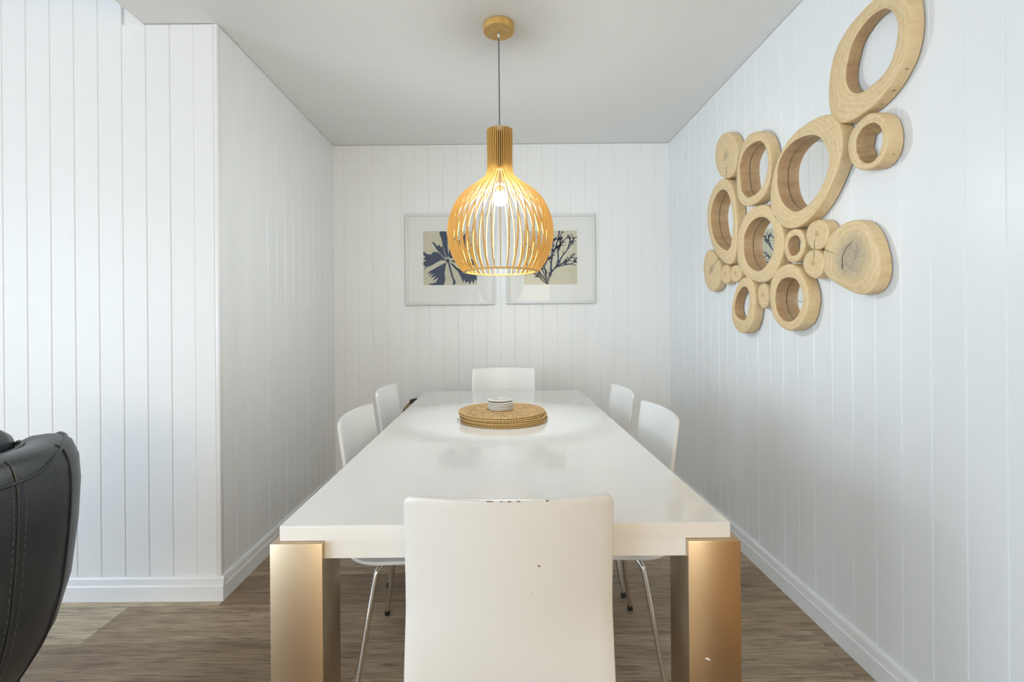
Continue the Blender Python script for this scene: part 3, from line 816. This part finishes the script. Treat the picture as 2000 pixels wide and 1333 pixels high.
# ================================================================== LOG-SLICE WALL MIRROR
def c2(pts): return [(1350+x/2.898, 220+y/2.898) for x, y in pts]
def z5(pts): return [(1600+x/5.332, y/5.332) for x, y in pts]
SL = [
 dict(n='ring', o=z5([(560,0),(400,160),(270,330),(170,520),(120,700),(96,900),(95,1050),(115,1180),(165,1250),(235,1283),(320,1262),(420,1205),(540,1120),(640,1020),(745,880),(835,720),(900,560),(938,380),(950,190),(930,0),(880,-90),(790,-130),(680,-95)]),
      h=z5([(660,95),(540,170),(430,300),(345,450),(300,620),(277,770),(290,880),(335,950),(400,972),(470,945),(560,875),(680,755),(760,600),(803,430),(815,280),(790,170),(735,105)]), t=.045, m=0, knots=((1766, 132, .0042), (1742, 167, .0032), (1723, 203, .0022))),
 dict(n='ring', o=c2([(885,190),(905,110),(960,40),(1020,2),(1080,25),(1105,80),(1112,160),(1095,240),(1050,300),(990,325),(930,315),(895,260)]),
      h=c2([(1030,58),(1072,90),(1080,160),(1062,230),(1022,280),(968,278),(937,220),(937,150),(970,88)]), t=.052, m=0, bark=1, taper=.72, knots=((1745, 301, .0028),)),
 dict(n='ring', o=c2([(447,480),(455,390),(480,290),(525,190),(590,110),(670,50),(750,15),(810,30),(845,90),(855,180),(840,280),(800,390),(740,510),(670,600),(610,645),(540,655),(480,610),(453,550)]),
      h=c2([(487,400),(490,310),(520,230),(580,165),(650,132),(710,132),(750,170),(777,240),(772,320),(740,410),(690,490),(630,545),(580,560),(530,525),(500,470)]), t=.050, m=1),
 dict(n='ring', o=c2([(258,440),(258,330),(275,230),(305,150),(350,112),(395,112),(425,150),(445,220),(448,300),(440,390),(415,460),(370,510),(310,530),(270,500)]),
      h=c2([(280,400),(275,300),(300,220),(340,180),(385,162),(415,187),(432,250),(430,330),(405,410),(365,460),(320,480),(290,450)]), t=.052, m=1),
 dict(n='disc', o=c2([(135,240),(145,170),(175,125),(210,113),(240,140),(258,190),(260,260),(248,320),(225,360),(190,375),(160,350),(140,300)]), t=.045, mat='log_heart_small', crack=[(200,375),(199,320),(201,290)]),
 dict(n='ring', o=c2([(90,610),(95,520),(120,440),(160,385),(195,378),(225,410),(245,480),(256,570),(258,670),(254,770),(240,840),(215,860),(180,845),(135,790),(105,710)]),
      h=c2([(110,600),(120,520),(150,455),(180,437),(205,455),(225,520),(235,600),(232,690),(220,760),(200,780),(160,755),(125,700)]), t=.052, m=1),
 dict(n='ring', o=c2([(258,760),(265,680),(295,600),(340,545),(400,522),(440,535),(480,590),(510,650),(522,720),(515,800),(490,880),(450,940),(400,963),(350,950),(300,920),(265,860)]),
      h=c2([(297,740),(305,680),(340,620),(385,593),(425,600),(455,640),(468,700),(465,770),(440,840),(400,890),(360,895),(320,860),(300,800)]), t=.050, m=1),
 dict(n='ring', o=c2([(525,745),(535,700),(560,668),(595,660),(625,675),(643,720),(640,770),(620,820),(585,848),(550,840),(530,800)]),
      h=c2([(546,760),(558,715),(585,697),(606,705),(618,740),(611,782),(590,806),(563,806)]), t=.045, m=0, taper=.8),
 dict(n='disc', o=c2([(648,690),(665,640),(700,612),(740,610),(768,640),(775,690),(765,740),(735,770),(690,775),(660,745)]), t=.045, mat='log_knot', crack=[(699,773),(697,740),(700,715)]),
 dict(n='disc', o=c2([(632,850),(650,800),(685,778),(725,785),(742,820),(745,870),(735,915),(705,940),(665,925),(640,895)]), t=.045, mat='log_knot', crack=[(697,782),(695,810),(696,830)]),
 dict(n='disc', o=c2([(742,860),(752,770),(790,690),(850,635),(915,610),(970,622),(1015,670),(1048,750),(1068,850),(1062,940),(1025,1008),(960,1030),(880,1003),(800,955),(757,915)]), t=.042, mat='log_heart_grey', crack=[(742,772),(770,782),(815,802)], crack2=[(855,890),(857,815),(880,765),(915,725)]),
 dict(n='ring', o=c2([(443,1030),(450,960),(480,895),(530,862),(570,862),(615,900),(645,960),(662,1040),(655,1120),(630,1190),(590,1225),(550,1235),(510,1215),(465,1160),(448,1090)]),
      h=c2([(475,1060),(485,990),(515,945),(555,935),(595,950),(620,1000),(630,1060),(615,1120),(590,1165),(550,1185),(510,1165),(485,1120)]), t=.052, m=1),
 dict(n='ring', o=c2([(228,1120),(240,1040),(270,960),(305,933),(335,945),(355,1000),(357,1080),(350,1160),(330,1220),(300,1247),(265,1240),(235,1190)]),
      h=c2([(245,1100),(258,1040),(285,995),(310,990),(325,1020),(328,1080),(318,1140),(300,1175),(270,1165),(250,1140)]), t=.050, m=0),
 dict(n='disc', o=c2([(375,1040),(380,990),(405,967),(430,985),(438,1040),(430,1090),(405,1110),(385,1085)]), t=.042, mat='log_knot'),
 dict(n='disc', o=c2([(68,880),(75,820),(95,780),(125,790),(155,840),(165,890),(160,960),(135,1005),(105,1010),(80,960)]), t=.045, mat='log_heart_small', crack=[(152,828),(130,860),(108,898)]),
 dict(n='disc', o=c2([(165,920),(175,880),(195,860),(212,875),(217,920),(213,960),(195,972),(172,955)]), t=.042, mat='log_knot'),
 dict(n='disc', o=c2([(222,910),(230,875),(250,865),(275,880),(284,920),(270,950),(245,960),(225,945)]), t=.042, mat='log_knot'),
]
def polar(poly, c_, n):
    """radius of a closed outline about a point, at n even angles"""
    P = catmull([(0, y, z) for y, z in poly], 10, closed=True)
    A = sorted(((math.atan2(p.z-c_[1], p.y-c_[0]) % (2*PI), math.hypot(p.y-c_[0], p.z-c_[1])) for p in P))
    A = [(A[-1][0]-2*PI, A[-1][1])]+A+[(A[0][0]+2*PI, A[0][1])]
    out = []; j = 0
    for k in range(n):
        a = 2*PI*k/n
        while A[j+1][0] < a: j += 1
        (a0, r0), (a1, r1) = A[j], A[j+1]
        t = (a-a0)/max(1e-9, a1-a0); out.append(r0+(r1-r0)*t)
    return out
wm_y, wm_z = on_x(1560, 440, XR)
wm = empty('wall_mirror', (XR, wm_y, wm_z), 0, 'wall mirror made of joined pale log slices on the right-hand wall', 'mirror')
NS = 72; BACK = -0.0060
def crack(pts, xf, sl, cy_, cz_):
    P = [on_x(px, py, xf) for px, py in c2(pts)]
    P = catmull([(0, y-cy_, z-cz_) for y, z in P], 4)
    bm = bmesh.new(); A = []; B = []
    for i, p in enumerate(P):
        d = (P[min(i+1, len(P)-1)]-P[max(i-1, 0)]).normalized(); n_ = Vector((0, -d.z, d.y))
        wq = 0.0012*(1-i/(len(P)-0.5))+0.0003
        A.append(p+n_*wq); B.append(p-n_*wq)
    fr = [bm.verts.new((xf-XR-0.0003, p.y, p.z)) for p in A+B[::-1]]
    bk = [bm.verts.new((xf-XR+0.002, p.y, p.z)) for p in A+B[::-1]]
    bm.faces.new(fr); n = len(fr)
    for k in range(n): bm.faces.new((fr[k], fr[(k+1) % n], bk[(k+1) % n], bk[k]))
    bm.faces.new(bk[::-1])
    obj('drying_crack', bm, 'dark_crack', sl, smooth=False)
for sl in SL:
    t = sl['t']; xf = XR-t
    O = [on_x(px, py, xf) for px, py in sl['o']]
    if 'h' in sl:
        Hh = [on_x(px, py, xf) for px, py in sl['h']]
        cy_ = sum(p[0] for p in Hh)/len(Hh); cz_ = sum(p[1] for p in Hh)/len(Hh)
        ri = polar(Hh, (cy_, cz_), NS)
    else:
        cy_ = sum(p[0] for p in O)/len(O); cz_ = sum(p[1] for p in O)/len(O)
    ro = polar(O, (cy_, cz_), NS)
    bm = bmesh.new()
    def ring(rad, x, d):
        return [bm.verts.new((x, (rad[k]+d)*math.cos(2*PI*k/NS), (rad[k]+d)*math.sin(2*PI*k/NS))) for k in range(NS)]
    fx = -t
    seq = []
    e = 0.004
    outer = [ring(ro, fx, -e), ring(ro, fx+0.0013, -0.0012), ring(ro, fx+e, 0.0), ring(ro, (fx+BACK)/2, 0.0012), ring(ro, BACK, 0.0)]
    if 'h' in sl:
        tp = sl.get('taper', 1.0)
        rb = [r_*tp for r_ in ri]; rmid = [r_*(1+tp)/2 for r_ in ri]
        if sl.get('bark'):
            rg = random.Random(3)
            rmid = [r_*(1+0.04*math.sin(k*0.9)+0.05*rg.uniform(-1, 1)) for k, r_ in enumerate(rmid)]
            rb = [r_*(1+0.05*math.sin(k*0.7+1)) for k, r_ in enumerate(rb)]
        inner = [ring(rb, BACK, 0), ring(rmid, (fx+BACK)/2, 0), ring(ri, fx+0.003, 0), ring(ri, fx+0.0008, 0.0009), ring(ri, fx, 0.003)]
        seq = inner+outer
        loops = list(zip(seq, seq[1:]))+[(seq[-1], seq[0])]
        nin = 3
    else:
        # dished end grain built of shrinking rings
        seq = []
        cv = bm.verts.new((fx+0.0006, 0, 0))
        for q in (0.3, 0.65):
            seq.append([bm.verts.new((fx+0.0004, q*(ro[k]-e)*math.cos(2*PI*k/NS), q*(ro[k]-e)*math.sin(2*PI*k/NS))) for k in range(NS)])
        for k in range(NS): bm.faces.new((cv, seq[0][k], seq[0][(k+1) % NS]))
        seq += outer
        loops = list(zip(seq, seq[1:])); nin = 0
        bm.faces.new(outer[-1])
    for i, (A, B) in enumerate(loops):
        for k in range(NS):
            f = bm.faces.new((A[k], A[(k+1) % NS], B[(k+1) % NS], B[k]))
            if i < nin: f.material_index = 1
    wood = sl.get('mat', 'log_wood')
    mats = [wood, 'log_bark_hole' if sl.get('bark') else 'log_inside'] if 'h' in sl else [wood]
    o = obj('log_ring' if 'h' in sl else 'log_slice', bm, mats, wm, (0, cy_-wm_y, cz_-wm_z), ang=60)
    if sl.get('m'):
        rp = [min(r_+0.008, q-0.002) for r_, q in zip(ri, ro)]
        bm = bmesh.new()
        A = [bm.verts.new((-0.0040, rp[k]*math.cos(2*PI*k/NS), rp[k]*math.sin(2*PI*k/NS))) for k in range(NS)]
        B = [bm.verts.new((-0.0005, v.co.y, v.co.z)) for v in A]
        bm.faces.new(A); bm.faces.new(B[::-1])
        for k in range(NS): bm.faces.new((A[k], A[(k+1) % NS], B[(k+1) % NS], B[k]))
        g = obj('mirror_pane', bm, 'mirror_glass', o, smooth=False); g['label'] = 'mirror glass'
    for kx, ky, kr in sl.get('knots', ()):
        ky_, kz_ = on_x(kx, ky, XR-t*0.55); a_ = math.atan2(kz_-cz_, ky_-cy_)
        q_ = a_ % (2*PI)/(2*PI)*NS; r0_, r1_ = ro[int(q_) % NS], ro[(int(q_)+1) % NS]
        rr2 = r0_+(r1_-r0_)*(q_-int(q_))+0.0012
        bm = bmesh.new(); bmesh.ops.create_uvsphere(bm, u_segments=10, v_segments=6, radius=kr)
        for v in bm.verts: v.co = Vector((v.co.x*1.25, v.co.y*0.12, v.co.z))
        kn = obj('knot', bm, 'dark_crack', o, (-t*0.55, rr2*math.cos(a_), rr2*math.sin(a_))); kn.rotation_euler = (a_-PI/2, 0, 0)
    for key in ('crack', 'crack2'):
        if key in sl: crack(sl[key], xf, o, cy_, cz_)

# ================================================================== LEATHER ARMCHAIR
AX, AY = -1.465, 1.10
arm = empty('leather_armchair', (AX, AY, 0), 0, 'black leather tub armchair with rounded back at the left edge', 'armchair')
SXh, SYh = 0.36, 0.36
def plan(th, k=1.0, n=2.35):
    """superellipse outline; th=0 is the back of the chair (+x)"""
    c_, s_ = math.cos(th), math.sin(th)
    return (math.copysign(abs(c_)**(2/n), c_)*SXh*k, math.copysign(abs(s_)**(2/n), s_)*SYh*k)
def top_z(th):
    a = abs(th)
    q = min(1, max(0, (a-1.0)/0.9)); q = q*q*(3-2*q)
    return 0.838*(1-q)+0.59*q
# cross-section of the shell: (share of full size, height share)
def section(th):
    zt = top_z(th); s = 1
    out = [(0.52, 0.16), (0.62, 0.20), (0.76, 0.285), (0.865, 0.365), (0.945, 0.485), (0.985, 0.63), (1.0, 0.745), (0.990, 0.815), (0.955, 0.855), (0.915, 0.868)]
    out = [(k, 0.16+(z-0.16)*(zt-0.16)/(0.868-0.16)) for k, z in out]
    inn = [(0.84, zt+0.004), (0.76, zt+0.004), (0.69, zt-0.008), (0.65, zt-0.04), (0.62, zt-0.12), (0.60, 0.40), (0.58, 0.30)]
    return out, inn
TH = [(-2.30+4.60*i/56) for i in range(57)]
bm = bmesh.new(); rows = []
for th in TH:
    o_, i_ = section(th)
    pts = o_+i_
    row = []
    for k, z in pts:
        x, y = plan(th, k); row.append(bm.verts.new((x, y, z)))
    rows.append(row)
for A, B in zip(rows, rows[1:]):
    for k in range(len(A)-1): bm.faces.new((A[k], A[k+1], B[k+1], B[k]))
    bm.faces.new((A[-1], A[0], B[0], B[-1]))
bm.faces.new(rows[0]); bm.faces.new(rows[-1][::-1])
shell = obj('back_shell', bm, 'black_leather', arm, ang=70)
# piping round the top edge
def shell_pt(th, idx, lift=0.0):
    o_, i_ = section(th); k, z = (o_+i_)[idx]
    x, y = plan(th, k+lift); return (x, y, z)
def shell_at(th, f, lift=0.0):
    i_ = int(f); a, b2 = Vector(shell_pt(th, i_, lift)), Vector(shell_pt(th, min(i_+1, 16), lift))
    return a.lerp(b2, f-i_)
def pipe_f(th):
    q = min(1, max(0, (0.72-th)/0.75)); return 9.0-2.0*q*q*(3-2*q)
bm = bmesh.new(); tube(bm, catmull([shell_at(t, pipe_f(t), 0.004) for t in TH], 2), 0.0042, 8); obj('piping', bm, 'black_leather', shell)
bm = bmesh.new(); tube(bm, [Vector(shell_pt(t, 12))+Vector((0, 0, 0.002)) for t in TH], 0.004, 8); obj('piping', bm, 'black_leather', shell)
# vertical seams
def seam(th, w, name, mat, r=0.0016):
    bm = bmesh.new()
    P = [Vector(shell_pt(th+w*(1-0.3*i/9), i, 0.002)) for i in range(1, 10)]
    tube(bm, catmull(P, 5), r, 6); obj(name, bm, mat, shell)
for th in (0.40, 0.0, -1.5):
    seam(th, 0.0, 'seam', 'black_leather', 0.0024)
for th in (-0.018, 0.026):
    bm = bmesh.new()
    P = catmull([Vector(shell_pt(th, i, 0.003)) for i in range(1, 10)], 12)
    for i in range(0, len(P)-1, 2):
        tube(bm, [P[i], P[i+1]], 0.0006, 5)
    obj('stitching', bm, 'seam_thread', shell)
# seat cushion
def cushion(x0, x1, y0, y1, z0, z1, r):
    bm = bmesh.new(); bx(bm, x0, x1, y0, y1, z0, z1, r, 5)
    return bm
sc_ = obj('seat_cushion', cushion(-0.40, 0.215, -0.235, 0.235, 0.26, 0.45, 0.055), 'black_leather', arm, ang=80)
bk = obj('back_cushion', cushion(0.09, 0.245, -0.21, 0.21, 0.43, 0.80, 0.05), 'black_leather', arm, ang=80)
# head roll lying inside the rim
bm = bmesh.new()
P = [(0.10, -0.215+0.43*i/12, 0.822) for i in range(13)]
R_ = [0.035, 0.058, 0.066, 0.069]+[0.070]*5+[0.069, 0.066, 0.058, 0.035]
tube(bm, P, R_, 24)
hd = obj('head_cushion', bm, 'black_leather', arm, ang=80)
for k in (2, 10):
    bm = bmesh.new()
    tube(bm, [(0.10+0.068*math.cos(a), P[k][1], 0.822+0.068*math.sin(a)) for a in [2*PI*q/28 for q in range(29)]], 0.0022, 6, caps=False)
    obj('seam', bm, 'black_leather', hd)
bm = bmesh.new(); lathe(bm, [(0.27, 0.0), (0.27, 0.012), (0.26, 0.02), (0.06, 0.03), (0.045, 0.05), (0.045, 0.17)], 40)
obj('swivel_base', bm, 'fitting_steel', arm)
bm = bmesh.new(); bx(bm, -0.22, 0.18, -0.19, 0.19, 0.155, 0.27, 0.02); obj('seat_frame', bm, 'rubber', arm)

# ================================================================== BASKET BEHIND THE TABLE
bk_ = empty('woven_basket', (-0.512, 3.17, 0), 0, 'brown basket with dark rim, mostly hidden behind the far left table corner', 'basket')
bm = bmesh.new()
prof = [(0.09, 0.0), (0.10, 0.01)]
for i in range(1, 47):
    q = i/46; r_ = 0.10+0.042*math.sin(q*PI*0.55)+0.0022*abs(math.sin(q*23*PI))
    if q > 0.86: r_ -= 0.052*((q-0.86)/0.14)**2
    prof.append((r_, 0.01+0.585*q))
lathe(bm, prof, 40, capt=False)
obj('basket_body', bm, 'basket_weave', bk_, ang=80)
bm = bmesh.new(); r_ = prof[-1][0]
lathe(bm, [(r_-0.004, 0.585), (r_+0.003, 0.592), (r_+0.002, 0.605), (r_-0.008, 0.607), (r_-0.014, 0.597), (r_-0.016, 0.50), (0.01, 0.49)], 40, capb=False)
obj('rim', bm, 'basket_dark', bk_)
bk_.scale = (1, 1, 1.05)
